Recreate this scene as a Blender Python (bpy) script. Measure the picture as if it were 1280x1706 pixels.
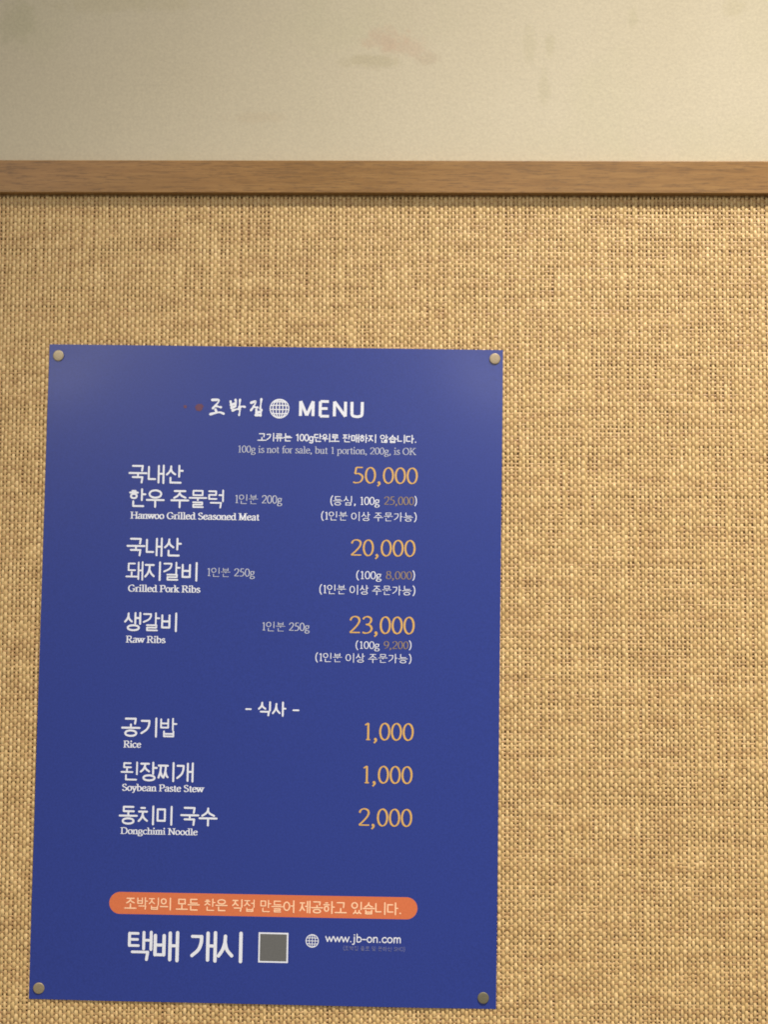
import bpy, bmesh, math, random
import numpy as np
from mathutils import Vector, Matrix

for o in list(bpy.data.objects):
    bpy.data.objects.remove(o)
scene = bpy.context.scene
C = scene.collection
R = math.radians
rng = np.random.default_rng(7)

# ------------------------------------------------------------------ camera, world, lamps, exposure
cam_data = bpy.data.cameras.new('camera')
cam = bpy.data.objects.new('camera', cam_data)
C.objects.link(cam)
scene.camera = cam
cam_data.sensor_fit = 'VERTICAL'
cam_data.sensor_height = 36.0 * 1706 / 1280
cam_data.lens = 36.0 * 2000 / 1280
cam_data.clip_start = 0.01
cam_data.clip_end = 50
PITCH, YAW, ROLL = 0.05570396, 0.01644456, -0.00663508
cam.location = (0.12205326, -1.09765794, 0.08394596)
cam.matrix_world = (Matrix.Translation(cam.location) @ Matrix.Rotation(YAW, 4, 'Z') @ Matrix.Rotation(PITCH, 4, 'X')
                    @ Matrix.Rotation(ROLL, 4, 'Y') @ Matrix.Rotation(math.pi / 2, 4, 'X'))
cam_data.dof.use_dof = True
cam_data.dof.focus_distance = 1.04
cam_data.dof.aperture_fstop = 5.6

world = bpy.data.worlds.new('World')
scene.world = world
world.use_nodes = True
world.node_tree.nodes['Background'].inputs['Color'].default_value = (1.0, 0.90, 0.76, 1)
world.node_tree.nodes['Background'].inputs['Strength'].default_value = 0.26

def area_lamp(name, loc, target, size, power, color):
    d = bpy.data.lights.new(name, 'AREA')
    d.shape = 'RECTANGLE'
    d.size, d.size_y = size
    d.energy = power
    d.color = color
    o = bpy.data.objects.new(name, d)
    C.objects.link(o)
    o.location = loc
    v = Vector(target) - Vector(loc)
    o.rotation_euler = v.to_track_quat('-Z', 'Y').to_euler()
    return o

def spot_lamp(name, loc, target, size, blend, radius, power, color):
    d = bpy.data.lights.new(name, 'SPOT')
    d.spot_size, d.spot_blend = R(size), blend
    d.shadow_soft_size = radius
    d.energy = power
    d.color = color
    o = bpy.data.objects.new(name, d)
    C.objects.link(o)
    o.location = loc
    v = Vector(target) - Vector(loc)
    o.rotation_euler = v.to_track_quat('-Z', 'Y').to_euler()
    return o

# a ceiling downlight up to the right, and two unseen soft panels added for poster sheen and fill
spot_lamp('ceiling_downlight', (0.95, -1.60, 2.90), (0.52, -0.30, -1.0), 52, 1.0, 0.05, 850, (1.0, 0.90, 0.76))
area_lamp('sheen_panel', (-1.30, -3.0, 1.30), (-0.3, 0, 0.2), (0.9, 0.55), 20, (1.0, 0.93, 0.84))
area_lamp('sheen_panel', (0.72, -3.0, 1.22), (0.4, 0, 0.2), (0.28, 0.36), 16, (1.0, 0.93, 0.84))

scene.view_settings.view_transform = 'Standard'
scene.view_settings.look = 'None'
scene.view_settings.gamma = 1
scene.view_settings.exposure = 0.0
scene.cycles.filter_width = 1.7

# ------------------------------------------------------------------ helpers
def mesh_obj(name, verts, faces, mat, parent=None, smooth=False, mats=None, midx=None):
    me = bpy.data.meshes.new(name)
    me.from_pydata([tuple(v) for v in verts], [], faces)
    me.update()
    if smooth:
        me.polygons.foreach_set('use_smooth', [True] * len(me.polygons))
    me.materials.append(mat)
    o = bpy.data.objects.new(name, me)
    C.objects.link(o)
    if parent:
        o.parent = parent
    return o

def np_mesh(name, V, F, mat, parent=None, smooth=True):
    """big quad mesh from numpy arrays"""
    me = bpy.data.meshes.new(name)
    me.vertices.add(len(V))
    me.vertices.foreach_set('co', V.astype(np.float32).ravel())
    me.loops.add(F.size)
    me.loops.foreach_set('vertex_index', F.astype(np.int32).ravel())
    me.polygons.add(len(F))
    me.polygons.foreach_set('loop_start', np.arange(0, F.size, 4, dtype=np.int32))
    me.polygons.foreach_set('loop_total', np.full(len(F), 4, dtype=np.int32))
    me.polygons.foreach_set('use_smooth', np.full(len(F), smooth))
    me.update(calc_edges=True)
    me.validate()
    me.materials.append(mat)
    o = bpy.data.objects.new(name, me)
    C.objects.link(o)
    if parent:
        o.parent = parent
    return o

class Mat:
    def __init__(s, name):
        s.m = bpy.data.materials.new(name)
        s.m.use_nodes = True
        s.nt = s.m.node_tree
        s.b = s.nt.nodes['Principled BSDF']
        s.tc = s.nt.nodes.new('ShaderNodeTexCoord')
    def n(s, t, **kw):
        x = s.nt.nodes.new(t)
        for k, v in kw.items():
            setattr(x, k, v)
        return x
    def l(s, a, b):
        s.nt.links.new(a, b)
    def mapping(s, scale, loc=(0, 0, 0)):
        mp = s.n('ShaderNodeMapping')
        mp.inputs['Scale'].default_value = scale
        mp.inputs['Location'].default_value = loc
        s.l(s.tc.outputs['Object'], mp.inputs['Vector'])
        return mp.outputs['Vector']
    def noise(s, vec, scale, detail=2, rough=0.5):
        x = s.n('ShaderNodeTexNoise')
        x.inputs['Scale'].default_value = scale
        x.inputs['Detail'].default_value = detail
        x.inputs['Roughness'].default_value = rough
        s.l(vec, x.inputs['Vector'])
        return x.outputs['Fac']
    def ramp(s, fac, stops):
        x = s.n('ShaderNodeValToRGB')
        e = x.color_ramp.elements
        while len(e) < len(stops):
            e.new(0.5)
        for i, (p, c) in enumerate(stops):
            e[i].position = p
            e[i].color = (*c, 1) if len(c) == 3 else c
        s.l(fac, x.inputs['Fac'])
        return x.outputs['Color']
    def mix(s, fac, a, b, mode='MIX'):
        x = s.n('ShaderNodeMix', data_type='RGBA', blend_type=mode)
        for sock, v in ((x.inputs[0], fac), (x.inputs[6], a), (x.inputs[7], b)):
            if isinstance(v, (int, float)):
                sock.default_value = v
            elif isinstance(v, tuple):
                sock.default_value = (*v, 1)
            else:
                s.l(v, sock)
        return x.outputs[2]
    def math(s, op, a, b=0.0):
        x = s.n('ShaderNodeMath', operation=op)
        for sock, v in ((x.inputs[0], a), (x.inputs[1], b)):
            if isinstance(v, (int, float)):
                sock.default_value = v
            else:
                s.l(v, sock)
        return x.outputs[0]
    def bump(s, h, strength, dist):
        x = s.n('ShaderNodeBump')
        x.inputs['Strength'].default_value = strength
        x.inputs['Distance'].default_value = dist
        s.l(h, x.inputs['Height'])
        s.l(x.outputs['Normal'], s.b.inputs['Normal'])
    def base(s, c):
        if isinstance(c, tuple):
            s.b.inputs['Base Color'].default_value = (*c, 1)
        else:
            s.l(c, s.b.inputs['Base Color'])
    def rough(s, v):
        if isinstance(v, (int, float)):
            s.b.inputs['Roughness'].default_value = v
        else:
            s.l(v, s.b.inputs['Roughness'])

# ------------------------------------------------------------------ materials
def painted_wall_mat():
    m = Mat('painted_wall')
    obj = m.tc.outputs['Object']
    big = m.noise(obj, 5.0, 3)
    c = m.ramp(big, [(0.3, (0.485, 0.440, 0.328)), (0.7, (0.515, 0.472, 0.362))])
    grn = m.noise(m.mapping((1, 1, 1), (3, 1, 2)), 7.0, 3, 0.6)
    c = m.mix(m.ramp(grn, [(0.52, (0, 0, 0)), (0.75, (0.35, 0.35, 0.35))]), c, (0.44, 0.43, 0.28))
    # handling marks left on the paint: (x, z, half width, half height, colour, strength)
    marks = [(0.103, 0.590, 0.022, 0.014, (0.46, 0.34, 0.25), 0.9), (0.126, 0.583, 0.018, 0.012, (0.46, 0.35, 0.26), 0.7),
             (0.086, 0.569, 0.030, 0.008, (0.38, 0.34, 0.22), 0.8), (0.142, 0.571, 0.012, 0.006, (0.40, 0.33, 0.24), 0.7),
             (0.238, 0.585, 0.007, 0.020, (0.40, 0.37, 0.24), 0.45), (0.257, 0.583, 0.005, 0.014, (0.40, 0.37, 0.24), 0.6),
             (0.252, 0.548, 0.006, 0.020, (0.40, 0.37, 0.25), 0.6), (-0.247, 0.607, 0.020, 0.024, (0.36, 0.35, 0.22), 0.6),
             (-0.14, 0.625, 0.09, 0.010, (0.42, 0.38, 0.24), 0.5), (0.335, 0.612, 0.006, 0.014, (0.42, 0.39, 0.26), 0.7),
             (0.43, 0.62, 0.012, 0.010, (0.42, 0.38, 0.25), 0.6), (-0.02, 0.515, 0.03, 0.006, (0.45, 0.38, 0.27), 0.5)]
    wob = m.noise(obj, 85.0, 5, 0.7)
    sep = m.n('ShaderNodeSeparateXYZ')
    m.l(obj, sep.inputs[0])
    for x, z, a, b, col, st in marks:
        dx = m.math('DIVIDE', m.math('SUBTRACT', sep.outputs[0], x), a)
        dz = m.math('DIVIDE', m.math('SUBTRACT', sep.outputs[2], z), b)
        d = m.math('SQRT', m.math('ADD', m.math('MULTIPLY', dx, dx), m.math('MULTIPLY', dz, dz)))
        d = m.math('ADD', d, m.math('MULTIPLY', wob, 2.2))
        f = m.n('ShaderNodeMapRange', interpolation_type='SMOOTHSTEP')
        m.l(d, f.inputs[0])
        f.inputs[1].default_value = 1.45
        f.inputs[2].default_value = 2.25
        f.inputs[3].default_value = st * 0.6
        f.inputs[4].default_value = 0.0
        c = m.mix(f.outputs[0], c, col)
    fine = m.noise(obj, 420.0, 2, 0.7)
    c = m.mix(1.0, c, m.ramp(fine, [(0.25, (0.90, 0.90, 0.91)), (0.75, (1.07, 1.07, 1.06))]), 'MULTIPLY')
    m.base(c)
    m.rough(0.55)
    m.bump(m.noise(obj, 260.0, 3), 0.25, 0.0006)
    return m.m

def wood_mat():
    m = Mat('oak_trim')
    v = m.mapping((4, 60, 60))
    warp = m.noise(m.mapping((2.5, 8, 8)), 2.0, 2)
    grain = m.noise(v, 5.0, 5, 0.62)
    pores = m.noise(m.mapping((22, 330, 330)), 3.0, 4, 0.7)
    c = m.ramp(grain, [(0.25, (0.18, 0.088, 0.022)), (0.5, (0.25, 0.132, 0.038)), (0.8, (0.32, 0.18, 0.058))])
    c = m.mix(m.ramp(warp, [(0.35, (0, 0, 0)), (0.75, (0.55, 0.55, 0.55))]), c, (0.33, 0.175, 0.065))
    c = m.mix(m.ramp(pores, [(0.50, (0, 0, 0)), (0.64, (0.75, 0.75, 0.75))]), c, (0.13, 0.068, 0.024))
    m.base(c)
    m.rough(0.42)
    m.b.inputs['Specular IOR Level'].default_value = 0.35
    m.bump(pores, 0.2, 0.0003)
    return m.m

def thread_mat(name, along_z, lo, mid, hi, reddish):
    m = Mat(name)
    obj = m.tc.outputs['Object']
    if along_z:
        per = m.noise(m.mapping((270, 1, 40)), 1.0, 2)
        fib = m.noise(m.mapping((2600, 2600, 300)), 1.0, 2)
    else:
        per = m.noise(m.mapping((12, 1, 270)), 1.0, 2)
        fib = m.noise(m.mapping((300, 2600, 2600)), 1.0, 2)
    c = m.ramp(per, [(0.28, lo), (0.5, mid), (0.74, hi)])
    blot = m.noise(m.mapping((24, 1, 105)), 1.0, 5, 0.68)
    c = m.mix(m.ramp(blot, [(0.46, (0.0, 0.0, 0.0)), (0.64, (0.5, 0.5, 0.5))]), c, reddish)
    c = m.mix(1.0, c, m.ramp(fib, [(0.2, (0.80, 0.78, 0.74)), (0.8, (1.14, 1.15, 1.17))]), 'MULTIPLY')
    m.base(c)
    m.rough(0.48)
    m.b.inputs['Specular IOR Level'].default_value = 0.6
    m.bump(fib, 0.5, 0.0002)
    return m.m

def backing_mat():
    m = Mat('cloth_backing')
    obj = m.tc.outputs['Object']
    n = m.noise(obj, 500.0, 2)
    m.base(m.ramp(n, [(0.3, (0.11, 0.06, 0.02)), (0.7, (0.22, 0.13, 0.05))]))
    m.rough(0.9)
    return m.m

def print_mat(name, col, var=0.06, rough=0.36):
    m = Mat(name)
    obj = m.tc.outputs['Object']
    fine = m.noise(obj, 620.0, 2, 0.75)
    lo, hi = 1 - var, 1 + var
    c = m.mix(1.0, col, m.ramp(fine, [(0.28, (lo, lo, lo)), (0.72, (hi, hi, hi))]), 'MULTIPLY')
    m.base(c)
    m.rough(rough)
    m.bump(m.noise(obj, 900.0, 2), 0.10, 0.0002)
    return m.m

def metal_mat(name, col, rough):
    m = Mat(name)
    obj = m.tc.outputs['Object']
    n = m.noise(obj, 900.0, 3, 0.7)
    m.base(m.mix(1.0, col, m.ramp(n, [(0.3, (0.8, 0.8, 0.8)), (0.7, (1.15, 1.13, 1.1))]), 'MULTIPLY'))
    m.b.inputs['Metallic'].default_value = 0.35
    m.rough(rough)
    m.bump(n, 0.15, 0.0003)
    return m.m

M_wall = painted_wall_mat()
M_wood = wood_mat()
M_warp = thread_mat('warp_thread', True, (0.51, 0.355, 0.155), (0.61, 0.44, 0.20), (0.75, 0.565, 0.295), (0.42, 0.25, 0.10))
M_weft = thread_mat('weft_thread', False, (0.32, 0.18, 0.075), (0.45, 0.28, 0.12), (0.62, 0.42, 0.20), (0.27, 0.135, 0.055))
M_back = backing_mat()
M_panel = print_mat('blue_panel', (0.022, 0.043, 0.265), 0.12, 0.33)
M_edge = print_mat('panel_edge', (0.05, 0.06, 0.22), 0.05, 0.6)
INK = {
    'white': print_mat('white_ink', (0.72, 0.77, 0.90), 0.08),
    'pale': print_mat('pale_ink', (0.46, 0.50, 0.64), 0.12),
    'gold': print_mat('gold_ink', (0.62, 0.39, 0.12), 0.10),
    'dimgold': print_mat('dim_gold_ink', (0.27, 0.205, 0.135), 0.12),
    'cream': print_mat('cream_ink', (0.92, 0.60, 0.40), 0.08),
    'faint': print_mat('faint_ink', (0.14, 0.16, 0.36), 0.12),
    'orange': print_mat('orange_ink', (0.62, 0.165, 0.068), 0.07),
    'red': print_mat('red_ink', (0.115, 0.04, 0.085), 0.15),
    'grey': print_mat('grey_ink', (0.125, 0.13, 0.135), 0.08),
}

# ------------------------------------------------------------------ the wall
def box(name, x0, x1, y0, y1, z0, z1, mat, parent=None, bevel=0.0, cuts=0):
    bm = bmesh.new()
    bmesh.ops.create_cube(bm, size=1)
    for v in bm.verts:
        v.co = Vector((x0 + (v.co.x + .5) * (x1 - x0), y0 + (v.co.y + .5) * (y1 - y0), z0 + (v.co.z + .5) * (z1 - z0)))
    if bevel:
        bmesh.ops.bevel(bm, geom=bm.edges[:], offset=bevel, segments=3, affect='EDGES', profile=0.5)
    me = bpy.data.meshes.new(name)
    bm.to_mesh(me)
    bm.free()
    me.materials.append(mat)
    o = bpy.data.objects.new(name, me)
    C.objects.link(o)
    if parent:
        o.parent = parent
    return o

wall = box('wall', -1.2, 1.5, 0.0042, 0.10, 0.462, 1.40, M_wall)
wall['kind'] = 'structure'
low = box('wall_covering', -1.2, 1.5, 0.0015, 0.10, -1.0, 0.462, M_back)
low['kind'] = 'structure'

RT, RB = 0.47044, 0.43971
rail = box('wood_rail', -1.2, 1.5, -0.0075, 0.0038, RB, RT, M_wood, bevel=0.0009)
rail['label'] = 'long oak brown wooden trim rail running across the wall above the woven covering'
rail['category'] = 'wall trim'

# woven cloth: every thread is a raised half round ribbon that passes over and under its neighbours
PX, PZ = 0.00362, 0.00356
X0, X1, Z0, Z1 = -0.40, 0.60, -0.52, 0.4500

def smooth_noise(n, m, k, r):
    """n rows of 1D smooth noise of length m, k samples per knot"""
    kn = m // k + 4
    a = r.normal(size=(n, kn))
    t = np.arange(m) / k + 1
    i = t.astype(int)
    f = t - i
    f = f * f * (3 - 2 * f)
    return a[:, i] * (1 - f) + a[:, i + 1] * f

_G = {}
def patchy(x, z, cell_x, cell_z, seed):
    """smooth random field over the wall, the same for both sets of threads"""
    if seed not in _G:
        _G[seed] = np.random.default_rng(seed).normal(size=(400, 400))
    g = _G[seed]
    u, v = (x + 1.0) / cell_x, (z + 1.0) / cell_z
    i, j = u.astype(int), v.astype(int)
    a, b = u - i, v - j
    a, b = a * a * (3 - 2 * a), b * b * (3 - 2 * b)
    return (g[i, j] * (1 - a) * (1 - b) + g[i + 1, j] * a * (1 - b) + g[i, j + 1] * (1 - a) * b + g[i + 1, j + 1] * a * b)

def threads(vertical):
    P, Q = (PX, PZ) if vertical else (PZ, PX)           # pitch across, pitch along
    A0, A1 = (X0, X1) if vertical else (Z0, Z1)
    B0, B1 = (Z0, Z1) if vertical else (X0, X1)
    n = int((A1 - A0) / P)
    S = 2
    m = int((B1 - B0) / Q) * S
    along = B0 + (np.arange(m) + 0.5) * Q / S
    ii = np.arange(n)[:, None]
    cross = (np.arange(m) + 0.5)[None, :] / S           # crossing index along the thread
    side = np.where((ii + cross.astype(int)) % 2 == 0, 1.0, -1.0)
    if not vertical:
        side = np.where((ii + cross.astype(int)) % 2 == 0, -1.0, 1.0)
    lift = side * 1.0
    # neighbours share the flank: two samples per crossing, both high or both low, smoothed by the shading
    widthv = smooth_noise(n, m, 9, rng) * 0.085 + rng.normal(size=(n, 1)) * (0.045 if vertical else 0.10)
    slub = np.maximum(0, smooth_noise(n, m, 26, rng) - 1.35) * 0.45
    px_ = (A0 + (ii + 0.5) * P) + 0 * along[None, :]
    pl_ = along[None, :] + 0 * px_
    gx, gz = (px_, pl_) if vertical else (pl_, px_)
    widthv = widthv + 0.04 * patchy(gx, gz, 0.016, 0.006, 3) + 0.04 * patchy(gx, gz, 0.006, 0.018, 5)
    if vertical:
        hw = P * (0.365 * (1 + widthv + slub * 0.5)) * (1 + 0.12 * side)
    else:
        hw = P * (0.415 * (1 + 0.9 * widthv + slub * .7)) * (1 + 0.04 * side)
    hw = np.clip(hw, P * 0.2, P * 0.60)
    amp = 0.00046 if vertical else 0.00013
    baseh = 0.00062 if vertical else 0.00022
    c = A0 + (ii + 0.5) * P + smooth_noise(n, m, 14, rng) * P * 0.06 + rng.normal(size=(n, 1)) * P * 0.05
    h = baseh + amp * lift + smooth_noise(n, m, 3, rng) * 0.00009
    along2 = along[None, :] + np.where(((np.arange(m) % 2) == 0)[None, :], -1, 1) * ((0.21 if vertical else 0.0) * Q * side) + np.zeros((n, 1)) \
        + smooth_noise(n, m, 7, rng) * Q * 0.05
    K = 4
    offs = [(-1.0, 0.0), (-0.74, 0.92), (0.74, 0.92), (1.0, 0.0)]
    V = np.zeros((n, m, K, 3))
    h = h + 0.0001
    thick = 0.00060
    for k, (u, w) in enumerate(offs):
        a = c + u * hw
        y = 0.0012 - h - w * thick
        if u in (-1.0, 1.0):
            y = y + 0.0006 * 0
        if vertical:
            V[:, :, k, 0], V[:, :, k, 1], V[:, :, k, 2] = a, y, along2
        else:
            V[:, :, k, 0], V[:, :, k, 1], V[:, :, k, 2] = along2, y, a
    idx = (np.arange(n)[:, None, None] * m * K + np.arange(m - 1)[None, :, None] * K + np.arange(K - 1)[None, None, :])
    F = np.stack([idx, idx + 1, idx + 1 + K, idx + K], axis=-1).reshape(-1, 4)
    if not vertical:
        F = F[:, ::-1]
    V = V.reshape(-1, 3)
    return V, F

V, F = threads(True)
o = np_mesh('warp_threads', V, F, M_warp, low); o['kind'] = 'stuff'
V, F = threads(False)
o = np_mesh('weft_threads', V, F, M_weft, low); o['kind'] = 'stuff'

# ------------------------------------------------------------------ the menu poster
PW, PH, PT = 420.0, 594.0, 0.35            # millimetres: width, height, thickness
poster = bpy.data.objects.new('menu_poster', None)
C.objects.link(poster)
poster.location = (0, -0.0004, 0)
poster.rotation_euler = (0, -(-0.00931315), 0)
poster['label'] = 'blue restaurant menu poster with white and gold lettering pinned to the woven wall'
poster['category'] = 'menu poster'

TACKS = [(-201.4, 286.5), (202.6, 288.7), (-201.2, -287.3), (198.4, -287.4)]
def lift(x, z):
    """distance of the sheet's face from the cloth in mm: pressed in at the four tacks, slightly bowed between them"""
    b = 0.9 + 0.7 * math.sin((x + 210) / 420 * math.pi) * math.sin((z + 297) / 594 * math.pi)
    b += 0.16 * math.sin(x * 0.021 + 1.2 + z * 0.006) + 0.12 * math.sin(z * 0.017 - x * 0.008 + 0.5)
    for tx, tz in TACKS:
        d2 = (x - tx) ** 2 + (z - tz) ** 2
        b -= 0.75 * math.exp(-d2 / (2 * 26.0 ** 2)) 
    return b + PT

def P3(x, z, d=0.0):
    return (x / 1000, -(lift(x, z) + d) / 1000, z / 1000)

def make_panel():
    nx, nz = 70, 99
    vs, fs = [], []
    for s in (0, 1):
        for j in range(nz + 1):
            for i in range(nx + 1):
                x = -PW / 2 + PW * i / nx
                z = -PH / 2 + PH * j / nz
                vs.append(P3(x, z, -PT if s else 0))
    N = (nx + 1) * (nz + 1)
    for j in range(nz):
        for i in range(nx):
            a = j * (nx + 1) + i
            fs.append((a, a + 1, a + nx + 2, a + nx + 1))
            fs.append((N + a, N + a + nx + 1, N + a + nx + 2, N + a + 1))
    loop = [i for i in range(nx + 1)] + [j * (nx + 1) + nx for j in range(1, nz + 1)] \
        + [nz * (nx + 1) + i for i in range(nx - 1, -1, -1)] + [j * (nx + 1) for j in range(nz - 1, 0, -1)]
    for k, a in enumerate(loop):
        b = loop[(k + 1) % len(loop)]
        i0 = len(vs)
        vs.extend([vs[a], vs[N + a], vs[N + b], vs[b]])
        fs.append((i0, i0 + 1, i0 + 2, i0 + 3))
    return mesh_obj('panel', vs, fs, M_panel, poster, smooth=False)
panel = make_panel()
panel.data.polygons.foreach_set('use_smooth', [i < 2 * 70 * 99 for i in range(len(panel.data.polygons))])

# ------------------------------------------------------------------ lettering: strokes in a unit box
def cr(pts, closed=False, n=6):
    """Catmull-Rom through the points"""
    P = [np.array(p, float) for p in pts]
    if len(P) < 3:
        return [tuple(p) for p in P]
    L = len(P)
    out = []
    rngs = range(L) if closed else range(L - 1)
    for i in rngs:
        if closed:
            p0, p1, p2, p3 = P[(i - 1) % L], P[i], P[(i + 1) % L], P[(i + 2) % L]
        else:
            p1, p2 = P[i], P[i + 1]
            p0 = P[i - 1] if i > 0 else 2 * p1 - p2
            p3 = P[i + 2] if i + 2 < L else 2 * p2 - p1
        for k in range(n):
            t = k / n
            out.append(tuple(0.5 * ((2 * p1) + (-p0 + p2) * t + (2 * p0 - 5 * p1 + 4 * p2 - p3) * t * t + (-p0 + 3 * p1 - 3 * p2 + p3) * t ** 3)))
    if not closed:
        out.append(tuple(P[-1]))
    return out

class Ink:
    """collects flat strokes on the poster's face"""
    def __init__(s, level=0.12):
        s.v, s.f = [], []
        s.level = level
        s.k = 0
    def z(s):
        s.k += 1
        return s.level + (s.k % 12) * 0.012
    def poly(s, pts, d=None):
        d = s.z() if d is None else d
        i0 = len(s.v)
        s.v += [P3(x, z, d) for x, z in pts]
        s.f.append(tuple(range(i0, i0 + len(pts))))
    def ribbon(s, pts, wf, closed=False, caps=True):
        d = s.z()
        pts = [np.array(p, float) for p in pts]
        q = [pts[0]]
        for p in pts[1:]:
            if np.hypot(*(p - q[-1])) > 1e-6:
                q.append(p)
        pts = q
        n = len(pts)
        if n < 2:
            return
        L, Rr, W, T = [], [], [], []
        for i in range(n):
            if closed:
                a, b = pts[i - 1], pts[(i + 1) % n]
            else:
                a, b = pts[max(0, i - 1)], pts[min(n - 1, i + 1)]
            t = (b - a) / max(1e-9, np.hypot(*(b - a)))
            w = wf(t, i / (n - 1)) / 2
            nn = np.array([-t[1], t[0]])
            L.append(pts[i] + nn * w); Rr.append(pts[i] - nn * w); W.append(w); T.append(t)
        i0 = len(s.v)
        for a, b in zip(L, Rr):
            s.v.append(P3(a[0], a[1], d)); s.v.append(P3(b[0], b[1], d))
        m = n if closed else n - 1
        for i in range(m):
            a = i0 + 2 * i; b = i0 + 2 * ((i + 1) % n)
            s.f.append((a, a + 1, b + 1, b))
        if caps and not closed:
            for e, sg in ((0, -1), (n - 1, 1)):
                t = T[e] * sg
                nn = np.array([-t[1], t[0]])
                fan = []
                for k in range(7):
                    an = math.pi * k / 6
                    fan.append(pts[e] + (-nn * math.cos(an) + t * math.sin(an)) * W[e])
                if sg < 0:
                    pass
                s.poly([tuple(p) for p in fan], d)
    def build(s, name, mat, parent):
        return mesh_obj(name, s.v, s.f, mat, parent)

# Hangul letters, y down inside a 0..1 box
JL = {
 'ㄱ': 'l .05,.06 .9,.06;l .9,.06 .84,.98', 'ㄴ': 'l .1,-.02 .1,.92;l .1,.92 .98,.92', 'ㄷ': 'l .1,.08 .92,.08;l .1,.08 .1,.92;l .1,.92 .97,.92',
 'ㄹ': 'l .08,.05 .9,.05;l .9,.05 .9,.48;l .1,.48 .9,.48;l .1,.48 .1,.95;l .1,.95 .96,.95',
 'ㅁ': 'l .1,.07 .9,.07;l .9,.07 .9,.93;l .1,.93 .9,.93;l .1,.07 .1,.93',
 'ㅂ': 'l .1,.02 .1,.95;l .9,.02 .9,.95;l .1,.48 .9,.48;l .1,.95 .9,.95',
 'ㅅ': 'c .5,.02 .46,.35 .3,.68 .02,.97;c .48,.3 .62,.66 .98,.95',
 'ㅇ': 'o .5,.02 .85,.16 .98,.5 .85,.84 .5,.98 .15,.84 .02,.5 .15,.16',
 'ㅈ': 'l .06,.07 .94,.07;c .52,.08 .46,.4 .3,.72 .03,.97;c .48,.42 .66,.7 .97,.93',
 'ㅊ': 'l .3,-.1 .7,-.1;l .06,.2 .94,.2;c .5,.2 .45,.5 .3,.76 .04,.98;c .48,.5 .64,.74 .96,.95',
 'ㅌ': 'l .1,.05 .92,.05;l .1,.05 .1,.94;l .1,.49 .88,.49;l .1,.94 .97,.94',
 'ㅍ': 'l .04,.08 .96,.08;l .3,.08 .33,.9;l .7,.08 .67,.9;l .0,.92 1,.92',
 'ㅎ': 'l .32,-.08 .68,-.08;l .05,.16 .95,.16;o .5,.36 .75,.44 .83,.67 .75,.9 .5,.98 .25,.9 .17,.67 .25,.44',
 'ㄲ': 'l .02,.06 .42,.06;l .42,.06 .38,.98;l .54,.06 .95,.06;l .95,.06 .9,.98',
 'ㅉ': 'l .0,.07 .46,.07;c .24,.08 .2,.5 .0,.97;c .2,.5 .34,.8 .46,.93;l .54,.07 1,.07;c .78,.08 .74,.5 .54,.97;c .74,.5 .86,.8 1,.93',
 'ㅆ': 'c .26,.02 .22,.5 .0,.97;c .24,.4 .36,.76 .5,.93;c .76,.02 .72,.5 .52,.97;c .74,.4 .86,.76 1,.93',
 'ㄶ': 'l .02,.1 .02,.9;l .02,.9 .42,.9;l .56,.02 .94,.02;l .5,.25 1,.25;o .75,.42 .93,.52 .97,.7 .93,.9 .75,.98 .57,.9 .53,.7 .57,.52',
}
JG_V = 'l .05,.06 .88,.06;c .88,.06 .84,.38 .6,.7 .04,.98'      # giyeok beside an upright vowel
JV = {  # upright vowels, box = right column
 'ㅏ': 'l .35,0 .35,1;l .35,.46 .98,.46', 'ㅐ': 'l .2,.02 .2,.97;l .88,0 .88,1;l .2,.47 .88,.47', 'ㅓ': 'l .8,0 .8,1;l .1,.44 .8,.44',
 'ㅔ': 'l .35,.02 .35,.97;l .85,0 .85,1;l -.1,.44 .35,.44', 'ㅣ': 'l .7,0 .7,1', 'ㅙ': 'l .12,.02 .12,.97;l .78,0 .78,1;l .12,.47 .78,.47',
}
JH = {  # lying vowels
 'ㅗ': 'l .5,0 .5,.8;l 0,.82 1,.82', 'ㅛ': 'l .35,0 .35,.8;l .65,0 .65,.8;l 0,.82 1,.82', 'ㅜ': 'l 0,.1 1,.1;l .5,.1 .5,1', 'ㅠ': 'l 0,.1 1,.1;l .33,.1 .31,1;l .67,.1 .67,1', 'ㅡ': 'l 0,.5 1,.5',
}
COMP = {'ㅢ': ('ㅡ', 'ㅣ'), 'ㅚ': ('ㅗ', 'ㅣ'), 'ㅙ': ('ㅗ', 'ㅐ'), 'ㅟ': ('ㅜ', 'ㅣ')}
LEAD = 'ㄱㄲㄴㄷㄸㄹㅁㅂㅃㅅㅆㅇㅈㅉㅊㅋㅌㅍㅎ'
VOW = 'ㅏㅐㅑㅒㅓㅔㅕㅖㅗㅘㅙㅚㅛㅜㅝㅞㅟㅠㅡㅢㅣ'
TAIL = ['', 'ㄱ', 'ㄲ', 'ㄳ', 'ㄴ', 'ㄵ', 'ㄶ', 'ㄷ', 'ㄹ', 'ㄺ', 'ㄻ', 'ㄼ', 'ㄽ', 'ㄾ', 'ㄿ', 'ㅀ', 'ㅁ', 'ㅂ', 'ㅄ', 'ㅅ', 'ㅆ', 'ㅇ', 'ㅈ', 'ㅊ', 'ㅋ', 'ㅌ', 'ㅍ', 'ㅎ']

def parse(g):
    for part in g.split(';'):
        k, *pts = part.split()
        yield k, [tuple(float(a) for a in p.split(',')) for p in pts]

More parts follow.
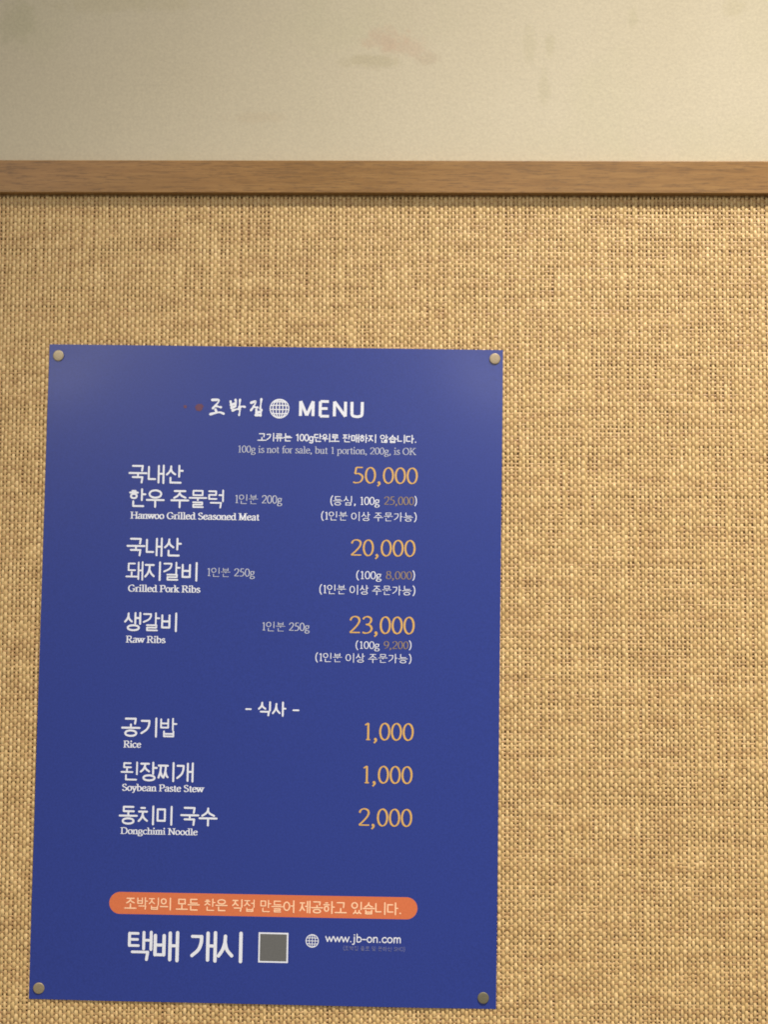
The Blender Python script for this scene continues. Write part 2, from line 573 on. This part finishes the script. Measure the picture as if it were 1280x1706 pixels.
def hangul(ch):
    """strokes of one syllable, x right and y up, in a box 0..1 wide and 0..1 high"""
    n = ord(ch) - 0xAC00
    L, Vw, T = LEAD[n // 588], VOW[(n % 588) // 28], TAIL[n % 28]
    out = []
    def put(g, x0, x1, y0, y1):
        for k, pts in parse(g):
            out.append((k, [(x0 + x * (x1 - x0), 1 - (y0 + y * (y1 - y0))) for x, y in pts]))
    top = 0.10 if L in 'ㅎㅊ' else 0.0
    if Vw in JV and Vw not in COMP:
        two = Vw in 'ㅐㅔ'
        lx1 = 0.45 if two else 0.55
        vx0 = 0.56 if two else 0.66
        g = JG_V if L == 'ㄱ' else JL[L]
        if T:
            put(g, 0.04, lx1, 0.03 + top, 0.52)
            put(JV[Vw], vx0, 0.98, 0.0, 0.62)
            tx0 = 0.20 if T not in ('ㄱ',) else 0.16
            put(JL[T], tx0, 0.88, 0.70 if T not in ('ㄹ', 'ㄶ') else 0.67, 0.99)
        else:
            put(g, 0.02, lx1, 0.10 + top * .6, 0.84)
            put(JV[Vw], vx0, 0.98, 0.0, 1.0)
    elif Vw in COMP:
        h, v = COMP[Vw]
        two = v == 'ㅐ'
        vx0 = 0.64 if two else 0.72
        if T:
            put(JL[L], 0.10, 0.56, 0.03, 0.30)
            put(JH[h], 0.0, 0.64, 0.36, 0.58)
            put(JV[v], vx0, 0.98, 0.0, 0.66)
            put(JL[T], 0.20, 0.88, 0.72, 0.98)
        else:
            put(JL[L], 0.08, 0.52, 0.05, 0.50)
            put(JH[h], 0.0, 0.62 if two else 0.66, 0.58, 0.88)
            put(JV[v], vx0, 0.98, 0.0, 1.0)
    else:
        if T:
            lo = {'ㅡ': 0.40, 'ㅜ': 0.315}.get(Vw, 0.31)
            put(JL[L], 0.16, 0.84, 0.02 + top, lo if L not in 'ㅎㅊ' else lo + .02)
            put(JH[Vw], 0.0, 1.0, {'ㅡ': 0.46, 'ㅜ': 0.435, 'ㅠ': 0.435}.get(Vw, 0.36), {'ㅡ': 0.58, 'ㅜ': 0.575, 'ㅠ': 0.575}.get(Vw, 0.58))
            put(JL[T], 0.17, 0.83, {'ㄴ': 0.68, 'ㄹ': 0.69, 'ㄱ': 0.66}.get(T, 0.68), 0.99)
        else:
            put(JL[L], 0.14, 0.86, 0.04 + top, 0.48)
            put(JH[Vw], 0.0, 1.0, 0.56, 1.0)
    return out, 1.0

# Latin letters and figures, y up, capitals 1 high; 's' marks the foot or head serifs of the roman styles
LAT = {
 '0': ('o .33,1 .48,.91 .56,.72 .585,.5 .56,.28 .48,.09 .33,0 .18,.09 .1,.28 .075,.5 .1,.72 .18,.91', .66),
 '1': ('l .36,0 .36,1;l .36,1 .18,.88;s .36,0', .62),
 '2': ('c .08,.76 .16,.93 .34,1 .53,.92 .58,.73 .48,.5 .27,.24 .06,.03;l .06,.03 .62,.03', .68),
 '3': ('c .1,.84 .2,.96 .36,1 .54,.9 .54,.7 .42,.56 .26,.53;c .26,.53 .48,.48 .59,.28 .48,.07 .26,0 .08,.05', .68),
 '4': ('l .45,0 .45,1;l .45,1 .05,.28;l .05,.28 .64,.28', .68),
 '5': ('l .58,1 .22,1;l .22,1 .16,.58;c .16,.58 .36,.6 .55,.46 .56,.26 .44,.06 .22,0 .06,.04', .68),
 '8': ('o .34,1 .52,.92 .52,.68 .34,.55 .16,.68 .16,.92;o .34,.55 .56,.42 .57,.14 .34,0 .11,.14 .12,.42', .68),
 '9': ('o .33,1 .52,.9 .6,.68 .5,.46 .33,.38 .14,.48 .08,.7 .16,.92;c .6,.66 .54,.32 .36,.1 .12,0', .68),
 ',': ('d .15,.03;c .18,.05 .18,-.07 .07,-.2', .34), '.': ('d .15,.04', .34), '-': ('l .06,.36 .42,.36', .5),
 '(': ('c .32,1.14 .15,.86 .09,.46 .15,.06 .32,-.22', .38), ')': ('c .06,1.14 .23,.86 .29,.46 .23,.06 .06,-.22', .38),
 'a': ('c .12,.54 .2,.66 .34,.68 .46,.58 .47,.4;l .47,.42 .47,.12;c .47,.12 .5,.0 .6,.04;c .47,.42 .26,.36 .1,.24 .1,.08 .2,0 .34,.04 .47,.16', .62),
 'b': ('l .14,1.05 .14,.04;c .14,.5 .26,.66 .42,.66 .56,.5 .58,.32 .52,.1 .34,0 .2,.02 .14,.1;h .12,1.05', .68),
 'c': ('c .5,.56 .42,.66 .3,.68 .12,.55 .07,.34 .13,.1 .3,0 .44,.04 .53,.14', .58),
 'd': ('l .52,1.05 .52,0;c .52,.5 .4,.66 .26,.67 .1,.5 .08,.3 .14,.08 .28,0 .42,.03 .52,.14;s .58,0;h .48,1.05', .68),
 'e': ('l .1,.4 .53,.4;c .53,.4 .48,.6 .32,.68 .14,.58 .08,.36 .14,.1 .3,0 .45,.04 .54,.16', .6),
 'f': ('c .48,.98 .4,1.05 .28,1 .22,.85 .22,.7;l .22,.72 .22,0;l .06,.66 .4,.66;s .22,0', .42),
 'g': ('o .3,.68 .44,.62 .5,.46 .44,.3 .3,.24 .16,.3 .1,.46 .16,.62;c .2,.26 .1,.16 .16,.04 .4,.01 .56,-.08 .5,-.26 .28,-.32 .08,-.26 .06,-.12 .18,.02;l .44,.62 .6,.65', .64),
 'h': ('l .14,1.05 .14,0;c .14,.48 .26,.64 .4,.68 .5,.6 .53,.42;l .53,.44 .53,0;s .14,0;s .53,0;h .12,1.05', .68),
 'i': ('l .18,.66 .18,0;d .18,.95;s .18,0;h .13,.66', .36),
 'j': ('l .2,.68 .2,-.12;c .2,-.12 .15,-.28 .0,-.3;d .2,.95', .36),
 'k': ('l .14,1.05 .14,0;l .52,.66 .14,.26;l .28,.42 .56,0;s .14,0;s .56,0;s .48,.66;h .12,1.05', .66),
 'l': ('l .18,1.05 .18,0;s .18,0;h .13,1.05', .36),
 'm': ('l .14,.66 .14,0;c .14,.48 .24,.64 .36,.68 .45,.6 .48,.42;l .48,.44 .48,0;c .48,.48 .58,.64 .7,.68 .79,.6 .82,.42;l .82,.44 .82,0;s .14,0;s .48,0;s .82,0;h .1,.66', .98),
 'n': ('l .14,.66 .14,0;c .14,.48 .26,.64 .4,.68 .5,.6 .53,.42;l .53,.44 .53,0;s .14,0;s .53,0;h .1,.66', .68),
 'o': ('o .32,.68 .48,.6 .57,.34 .48,.08 .32,0 .16,.08 .07,.34 .16,.6', .64),
 'p': ('l .14,.66 .14,-.3;c .14,.5 .26,.66 .42,.66 .56,.5 .58,.32 .52,.1 .34,0 .2,.02 .14,.1;s .14,-.3;h .1,.66', .68),
 'r': ('l .15,.66 .15,0;c .15,.46 .22,.62 .34,.68 .44,.66;s .15,0;h .1,.66', .46),
 's': ('c .42,.56 .34,.66 .24,.68 .12,.6 .14,.46 .28,.36 .42,.24 .42,.08 .26,0 .14,.02 .07,.14', .5),
 't': ('l .2,.88 .2,.14;c .2,.14 .24,.01 .32,.0 .4,.06;l .05,.66 .38,.66', .42),
 'u': ('l .14,.66 .14,.22;c .14,.22 .18,.04 .3,0 .42,.06 .52,.18;l .52,.66 .52,0;h .1,.66;h .48,.66;s .58,0', .68),
 'w': ('l .04,.66 .24,0;l .24,0 .44,.62;l .44,.62 .64,0;l .64,0 .84,.66;s .06,.66;s .44,.66;s .82,.66', .88),
 'y': ('l .06,.66 .3,0;l .54,.66 .3,0;c .3,0 .22,-.22 .1,-.3 .04,-.26;s .08,.66;s .52,.66', .6),
 'D': ('l .16,1 .16,0;c .16,1 .46,1 .7,.88 .82,.5 .7,.12 .46,0 .16,0;h .12,1;h .12,0', .92),
 'E': ('l .16,1 .16,0;l .16,1 .62,1;l .16,.52 .56,.52;l .16,0 .64,0', .74),
 'G': ('c .78,.8 .66,.94 .48,1 .2,.86 .08,.5 .2,.12 .48,0 .66,.04 .78,.14;l .78,.14 .78,.42;s .76,.43', .94),
 'H': ('l .18,1 .18,0;l .78,1 .78,0;l .18,.52 .78,.52;s .18,1;s .18,0;s .78,1;s .78,0', .96),
 'K': ('l .18,1 .18,0;l .74,1 .2,.42;l .36,.58 .8,0;s .18,1;s .18,0;s .74,1;s .8,0', .92),
 'M': ('l .18,1 .18,0;l .18,1 .52,.04;l .52,.04 .86,1;l .86,1 .86,0;s .14,1;s .18,0;s .9,1;s .86,0', 1.06),
 'N': ('l .16,1 .16,0;l .16,1 .76,0;l .76,1 .76,0;s .12,1;s .16,0;s .76,1', .92),
 'O': ('o .48,1 .72,.9 .88,.5 .72,.1 .48,0 .24,.1 .08,.5 .24,.9', .96),
 'P': ('l .18,1 .18,0;c .18,1 .46,1 .64,.9 .64,.6 .46,.48 .18,.48;s .18,0;h .14,1', .74),
 'R': ('l .18,1 .18,0;c .18,1 .46,1 .64,.9 .64,.62 .46,.5 .18,.5;l .4,.5 .76,0;s .18,0;h .14,1;s .78,0', .86),
 'S': ('c .56,.82 .44,.98 .32,1 .14,.9 .14,.68 .34,.54 .56,.4 .58,.16 .36,0 .18,.04 .08,.2', .68),
 'U': ('l .16,1 .16,.34;c .16,.34 .2,.08 .44,0 .68,.08 .72,.34;l .72,1 .72,.34', .88),
}
SANS = {
 'a': ('o .32,.68 .48,.6 .56,.34 .48,.08 .32,0 .16,.08 .08,.34 .16,.6;l .57,.68 .57,0', .68),
 'g': ('o .3,.68 .46,.6 .54,.34 .46,.08 .3,0 .14,.08 .06,.34 .14,.6;l .55,.68 .55,-.1;c .55,-.1 .46,-.28 .28,-.3 .1,-.24', .68),
 '1': ('l .36,0 .36,1;l .36,1 .16,.84', .6),
}
# style: stroke thickness of uprights, of level strokes (both over the cap height), tilt, serifs, round ends, hangul height over cap height
STY = {
 'round': (.100, .100, 0, False, True, 1.0, 1.04), 'medium': (.125, .115, 0, False, True, 1.0, 1.04), 'medium2': (.108, .10, 0, False, True, 1.0, 1.04),
 'heavy': (.112, .098, 0, False, True, 1.0, 1.0), 'sansbold': (.175, .155, 0, False, False, 1, 1), 'sanslight': (.13, .13, 0, False, True, 1, 1),
 'serif': (.135, .055, .25, True, False, 1.22, 1.06), 'serifbig': (.118, .062, .25, True, False, 1, 1), 'serifbold': (.205, .08, .2, True, False, 1, 1),
 'myungjo': (.125, .075, .12, True, False, 1.20, 1.10), 'tiny': (.13, .13, 0, False, True, 1.2, 1.1),
}

def layout(text, style):
    uv, uh, tilt, serif, rnd, HS, ADV = STY[style]
    items, x, xr = [], 0.0, 0.0
    for ch in text:
        if ch == ' ':
            x += 0.36 * HS if serif is False else 0.34
            continue
        if style == 'sansbold' and x:
            x += 0.03
        if '가' <= ch <= '힣':
            st, w = hangul(ch)
            st = [(k, [(x + px * HS * 0.94, py * HS - 0.13 * (HS > 1)) for px, py in pts]) for k, pts in st]
            items.append((st, True))
            x += HS * ADV * 0.97
            xr = x - HS * (ADV * 0.97 - 0.94)
        else:
            g, w = (SANS[ch] if (not serif and ch in SANS) else LAT[ch])
            k0 = 0.84 if (style == 'medium' or style == 'medium2') else 1.0
            y0 = 0.08 if k0 < 1 else 0.0
            st = [(k, [(x + px * k0, py * k0 + y0) for px, py in pts]) for k, pts in parse(g)]
            if style == 'myungjo' and ch in '0123456789g':
                pass
            items.append((st, False))
            x += w * k0
            xr = x - 0.05 * k0
    return items, xr

def write(text, style, colour, xa, xb, base, cap, kind, n):
    uv, uh, tilt, serif, rnd, HS, ADV = STY[style]
    items, xr = layout(text, style)
    x_off = 0.0
    half = uv * cap * 0.5
    sx = (xb - xa - 2 * half * (0.8 if kind == 'H' else 0.3)) / xr
    if text == '-':
        sx = (xb - xa) / 0.5
    if text in ('(100g ', '(등심, 100g '):
        sx = (xb - xa) / xr
    x0 = xa + half * (0.8 if kind == 'H' else 0.3)
    sy = cap
    if kind == 'H':
        base, sy = base + half, cap - 2 * half
    else:
        base, sy = base + uh * cap * 0.45, cap * (1 - uh * 0.9)
    ink = Ink()
    def tr(p):
        return (x0 + p[0] * sx, base + p[1] * sy)
    kth = cap
    ser = min(sx, sy)
    for st, han in items:
        dense = 1.0
        if han and len(st) >= 8:
            dense = 0.86
        def wf(t, u, dense=dense, han=han):
            a = math.atan2(t[1], t[0]) - tilt
            v, h = uv, uh
            if serif and han:
                h = uh * 1.0; v = uv * 0.85
            if style == 'serifbold':
                v = uv
            return kth * dense * (h + (v - h) * abs(math.sin(a)))
        for k, pts in st:
            q = [tr(p) for p in pts]
            if k == 'l':
                for a, b in zip(q, q[1:]):
                    ink.ribbon([a, b], wf, caps=rnd or (han and True))
            elif k == 'c':
                ink.ribbon(cr(q), wf, caps=rnd or han)
            elif k == 'o':
                ink.ribbon(cr(q, True, 5), wf, closed=True)
            elif k == 'd':
                r = uv * kth * (0.62 if not serif or style == 'serifbold' else 0.7)
                c = q[0]
                ink.poly([(c[0] + r * math.cos(i * math.pi / 5), c[1] + r * math.sin(i * math.pi / 5)) for i in range(10)])
            elif k in 'sh' and serif:
                c = q[0]
                hw = (0.115 + uv * 0.42) * sx
                if style == 'serifbig':
                    hw = 0.12 * sx
                if k == 'h':
                    ink.ribbon([(c[0] - hw * .8, c[1] - .01 * sy), (c[0] + .02 * sx, c[1] - .01 * sy)], lambda t, u: kth * uh * 1.05, caps=False)
                else:
                    ink.ribbon([(c[0] - hw, c[1]), (c[0] + hw, c[1])], lambda t, u: kth * uh * 1.05, caps=False)
    ob = ink.build('text_line', INK[colour], poster)
    return ob

LINES = [
    ('MENU', 'sansbold', 'white', 20.85, 83.40, 232.25, 15.85, 'L'),
    ('고기류는 100g단위로 판매하지 않습니다.', 'medium', 'white', -14.85, 131.95, 209.27, 8.04, 'H'),
    ('100g is not for sale, but 1 portion, 200g, is OK', 'serif', 'pale', -33.42, 131.00, 198.75, 6.37, 'L'),
    ('국내산', 'round', 'white', -132.86, -81.93, 168.67, 17.89, 'H'),
    ('한우 주물럭', 'round', 'white', -132.80, -43.28, 146.67, 17.74, 'H'),
    ('1인분 200g', 'myungjo', 'pale', -35.28, 9.00, 152.16, 7.56, 'L'),
    ('Hanwoo Grilled Seasoned Meat', 'serifbold', 'white', -130.30, -11.61, 136.49, 6.34, 'L'),
    ('50,000', 'serifbig', 'gold', 72.75, 132.93, 172.02, 14.96, 'L'),
    ('(등심, 100g ', 'myungjo', 'white', 53.07, 98.16, 152.21, 7.44, 'L'),
    ('25,000', 'serif', 'dimgold', 102.28, 130.02, 152.67, 7.54, 'L'),
    (')', 'myungjo', 'white', 130.29, 132.60, 153.09, 7.16, 'L'),
    ('(1인분 이상 주문가능)', 'myungjo', 'white', 44.85, 132.59, 138.32, 6.99, 'L'),
    ('국내산', 'round', 'white', -132.87, -81.90, 101.81, 17.66, 'H'),
    ('돼지갈비', 'round', 'white', -133.14, -65.48, 79.78, 17.78, 'H'),
    ('1인분 250g', 'myungjo', 'pale', -59.17, -14.67, 85.07, 7.24, 'L'),
    ('Grilled Pork Ribs', 'serifbold', 'white', -130.65, -64.35, 69.68, 6.30, 'L'),
    ('20,000', 'serifbig', 'gold', 72.04, 131.80, 105.51, 15.08, 'L'),
    ('(100g ', 'myungjo', 'white', 77.89, 100.90, 84.52, 7.17, 'L'),
    ('8,000', 'serif', 'dimgold', 105.01, 129.09, 84.79, 7.22, 'L'),
    (')', 'myungjo', 'white', 129.37, 131.77, 85.07, 7.22, 'L'),
    ('(1인분 이상 주문가능)', 'myungjo', 'white', 44.53, 132.30, 71.13, 7.38, 'L'),
    ('생갈비', 'round', 'white', -133.82, -83.07, 33.47, 17.81, 'H'),
    ('Raw Ribs', 'serifbold', 'white', -131.28, -95.12, 23.31, 6.16, 'L'),
    ('1인분 250g', 'myungjo', 'pale', -7.78, 36.48, 36.44, 7.47, 'L'),
    ('23,000', 'serifbig', 'gold', 72.07, 132.00, 35.04, 15.79, 'L'),
    ('(100g ', 'myungjo', 'white', 78.44, 100.28, 21.28, 6.79, 'L'),
    ('9,200', 'serif', 'dimgold', 104.10, 126.75, 21.55, 6.95, 'L'),
    (')', 'myungjo', 'white', 127.02, 129.53, 21.83, 6.90, 'L'),
    ('(1인분 이상 주문가능)', 'myungjo', 'white', 42.03, 129.70, 9.53, 7.06, 'L'),
    ('-', 'round', 'white', -20.70, -14.70, -40.35, 14.61, 'L'),
    ('식사', 'medium', 'white', -9.43, 17.15, -41.23, 13.63, 'H'),
    ('-', 'round', 'white', 22.16, 28.82, -40.67, 14.60, 'L'),
    ('공기밥', 'round', 'white', -133.00, -81.78, -62.10, 18.12, 'H'),
    ('Rice', 'serifbold', 'white', -130.87, -114.84, -71.52, 6.16, 'L'),
    ('1,000', 'serifbig', 'gold', 85.51, 132.58, -60.85, 15.64, 'L'),
    ('된장찌개', 'round', 'white', -132.59, -65.28, -101.76, 17.94, 'H'),
    ('Soybean Paste Stew', 'serifbold', 'white', -131.20, -57.11, -110.34, 6.19, 'L'),
    ('1,000', 'serifbig', 'gold', 84.87, 132.06, -99.48, 15.73, 'L'),
    ('동치미 국수', 'round', 'white', -133.07, -43.64, -140.79, 17.71, 'H'),
    ('Dongchimi Noodle', 'serifbold', 'white', -131.26, -61.39, -148.90, 5.84, 'L'),
    ('2,000', 'serifbig', 'gold', 83.35, 132.30, -137.65, 15.78, 'L'),
    ('조박집의 모든 찬은 직접 만들어 제공하고 있습니다.', 'medium2', 'cream', -125.93, 124.76, -216.20, 11.44, 'H'),
    ('택배', 'heavy', 'white', -123.57, -74.29, -261.82, 27.68, 'H'),
    ('개시', 'heavy', 'white', -65.91, -15.92, -261.40, 27.92, 'H'),
    ('www.jb-on.com', 'sanslight', 'white', 56.00, 124.44, -240.87, 7.41, 'L'),
    ('(조박집 몰로 및 문하신 SHO)', 'tiny', 'faint', 72.20, 127.77, -247.67, 3.59, 'L'),
]
WORDS = {'white': 'white', 'pale': 'pale grey', 'gold': 'gold', 'dimgold': 'dull gold', 'cream': 'cream', 'faint': 'faint blue grey'}
for n, L in enumerate(LINES):
    ob = write(*L, n)
    ob['label'] = '%s printed lettering on blue' % WORDS[L[2]] if L[2] != 'cream' else 'cream lettering printed on the orange banner'

# brush lettering beside the emblem
CALLI = [
    [(-57.32, 247.01), (-51.68, 247.09), (-51.64, 245.43), (-53.74, 242.53), (-56.7, 239.27)],
    [(-54.33, 241.66), (-51.53, 240.82), (-49.27, 240.33)],
    [(-54.24, 238.18), (-52.97, 235.41)],
    [(-58.73, 233.77), (-54.0, 235.05), (-50.11, 235.62), (-46.62, 234.45)],
    [(-40.39, 245.85), (-39.96, 242.55), (-39.38, 239.77)],
    [(-35.92, 247.39), (-35.33, 244.35), (-35.96, 241.56)],
    [(-39.96, 242.55), (-35.84, 244.17)],
    [(-39.38, 239.77), (-35.95, 241.38)],
    [(-31.76, 247.44), (-32.02, 243.52), (-32.27, 239.35)],
    [(-32.29, 240.48), (-29.45, 241.3), (-27.28, 240.98)],
    [(-38.29, 237.52), (-35.02, 238.61), (-31.74, 239.01)],
    [(-31.74, 239.01), (-31.85, 236.13), (-32.31, 233.43)],
    [(-21.31, 244.89), (-17.44, 246.16), (-17.82, 243.72), (-19.48, 240.65), (-21.41, 238.02)],
    [(-18.98, 241.44), (-17.32, 240.59), (-15.59, 240.62)],
    [(-12.03, 248.32), (-12.45, 243.79), (-12.96, 239.44)],
    [(-16.4, 238.35), (-16.61, 235.91), (-16.9, 233.47)],
    [(-11.82, 238.41), (-12.11, 235.97), (-12.39, 233.01)],
    [(-16.35, 235.91), (-12.3, 236.66)],
    [(-16.9, 233.47), (-12.41, 233.71)],
]
ink = Ink()
for s in CALLI:
    n = len(s)
    ink.ribbon(cr(s), lambda t, u: 1.75 + 0.45 * math.cos(u * 6.0) - 0.25 * u + 0.3 * abs(t[0]), caps=True)
o = ink.build('brush_lettering', INK['white'], poster)
o['label'] = 'white brush written Korean lettering'

# round grid emblems
def emblem(cx, cz, r, wr, wl, xs, zs, colour):
    ink = Ink()
    N = 48
    ink.ribbon([(cx + (r - wr / 2) * math.cos(2 * math.pi * i / N), cz + (r - wr / 2) * math.sin(2 * math.pi * i / N)) for i in range(N)],
               lambda t, u: wr, closed=True)
    ri = r - wr * 0.6
    for k in xs:
        pts = [(cx + k * ri * math.cos(a) ** 0.8, cz + ri * math.sin(a) * 0.97) for a in np.linspace(-1.45, 1.45, 15)]
        ink.ribbon(pts, lambda t, u: wl, caps=False)
    for k in zs:
        w = math.sqrt(1 - k * k)
        pts = [(cx + w * ri * s, cz + ri * k * (1 - 0.10 * s * s)) for s in np.linspace(-1, 1, 9)]
        ink.ribbon(pts, lambda t, u: wl, caps=False)
    return ink.build('globe_emblem', INK[colour], poster)
emblem(4.86, 239.8, 9.1, 1.0, 0.98, (-0.72, -0.36, 0.0, 0.36, 0.72), (-0.56, -0.10, 0.36, 0.74), 'white')['label'] = 'white round grid emblem beside the title'
emblem(44.3, -240.3, 5.9, 0.8, 0.62, (-0.5, 0.0, 0.5), (-0.5, 0.0, 0.5), 'white')['label'] = 'small white globe emblem beside the web address'

# red seal marks
ink = Ink()
def blob(cx, cz, r, seed):
    rr = random.Random(seed)
    ink.poly([(cx + r * (1 + rr.uniform(-.2, .2)) * math.cos(i * math.pi / 9), cz + r * (1 + rr.uniform(-.2, .2)) * math.sin(i * math.pi / 9)) for i in range(18)])
blob(-69.3, 239.9, 3.7, 1)
blob(-82.3, 240.4, 1.6, 2)
blob(-66.2, 241.0, 1.0, 4)
ink.build('red_seal', INK['red'], poster)['label'] = 'small dull red printed seal'

# orange banner, rounded ends, cut fine enough to follow the sheet
def banner():
    x0, x1, zc0, zc1, h = -139.7, 138.4, -210.35, -209.8, 19.5
    vs, fs = [], []
    r = h / 2
    xs = [x0 + r - r * math.cos(a) for a in np.linspace(0.0, math.pi / 2, 12)] + list(np.linspace(x0 + r, x1 - r, 46))[1:-1] \
        + [x1 - r + r * math.sin(a) for a in np.linspace(0.0, math.pi / 2, 12)]
    K = 5
    for x in xs:
        e = max(0, x0 + r - x, x - (x1 - r))
        hh = math.sqrt(max(0.0009, r * r - e * e))
        zc = zc0 + (zc1 - zc0) * (x - x0) / (x1 - x0)
        for k in range(K):
            z = zc - hh + 2 * hh * k / (K - 1)
            vs.append(P3(x, z, 0.05))
    for i in range(len(xs) - 1):
        for k in range(K - 1):
            a = i * K + k
            fs.append((a, a + K, a + K + 1, a + 1))
    o = mesh_obj('banner', vs, fs, INK['orange'], poster)
    o['label'] = 'orange banner strip with rounded ends'
banner()

# small square field beside the web address: pale border, plain grey inside
def rect(ink, x0, x1, z0, z1, d):
    n = 4
    for i in range(n):
        for j in range(n):
            a0, a1 = x0 + (x1 - x0) * i / n, x0 + (x1 - x0) * (i + 1) / n
            b0, b1 = z0 + (z1 - z0) * j / n, z0 + (z1 - z0) * (j + 1) / n
            ink.poly([(a0, b0), (a1, b0), (a1, b1), (a0, b1)], d)
ink = Ink(); rect(ink, -4.0, 22.8, -260.3, -233.7, 0.05)
ink.build('square_border', INK['white'], poster)['label'] = 'white square border'
ink = Ink(); rect(ink, -2.6, 21.4, -258.9, -235.1, 0.10)
ink.build('square_field', INK['grey'], poster)['label'] = 'plain dark grey square field'

# ------------------------------------------------------------------ thumb tacks
def tack(tx, tz, col, rough, label, tilt=(0, 0)):
    m = metal_mat('tack_metal', col, rough)
    prof = [(0.0, 0.86), (2.2, 0.85), (4.3, 0.81), (4.75, 0.72), (5.02, 0.50), (5.1, 0.2), (5.0, -0.25), (0.9, -0.3), (0.5, -2.5), (0.0, -6.0)]
    N = 36
    vs, fs = [], []
    for r, h in prof:
        for k in range(N):
            a = 2 * math.pi * k / N
            vs.append((r * math.cos(a) / 1000, -h / 1000, r * math.sin(a) / 1000))
    for i in range(len(prof) - 1):
        for k in range(N):
            a, b = i * N + k, i * N + (k + 1) % N
            fs.append((a, b, b + N, a + N))
    o = mesh_obj('thumbtack', vs, fs, m, None, smooth=True)
    ca, sa = math.cos(-0.00931315), math.sin(-0.00931315)
    x, z = tx / 1000, tz / 1000
    o.location = (ca * x - sa * z, -0.0004 - (lift(tx, tz) + 0.35) / 1000, sa * x + ca * z)
    o.rotation_euler = (R(tilt[0]), 0, R(tilt[1]))
    o['label'] = label
    o['category'] = 'thumbtack'
    o['group'] = 'round metal tacks at the corners of the menu'
tack(*TACKS[0], (0.42, 0.36, 0.25), 0.42, 'round pale metal tack in the upper left corner of the blue menu', (2, -3))
tack(*TACKS[1], (0.36, 0.30, 0.21), 0.45, 'round metal tack in the upper right corner of the blue menu', (0, 2))
tack(*TACKS[2], (0.34, 0.29, 0.19), 0.50, 'round dull metal tack in the lower left corner of the blue menu', (3, 2))
tack(*TACKS[3], (0.17, 0.16, 0.11), 0.55, 'darkest round metal tack in the lower right corner of the blue menu', (-2, -2))
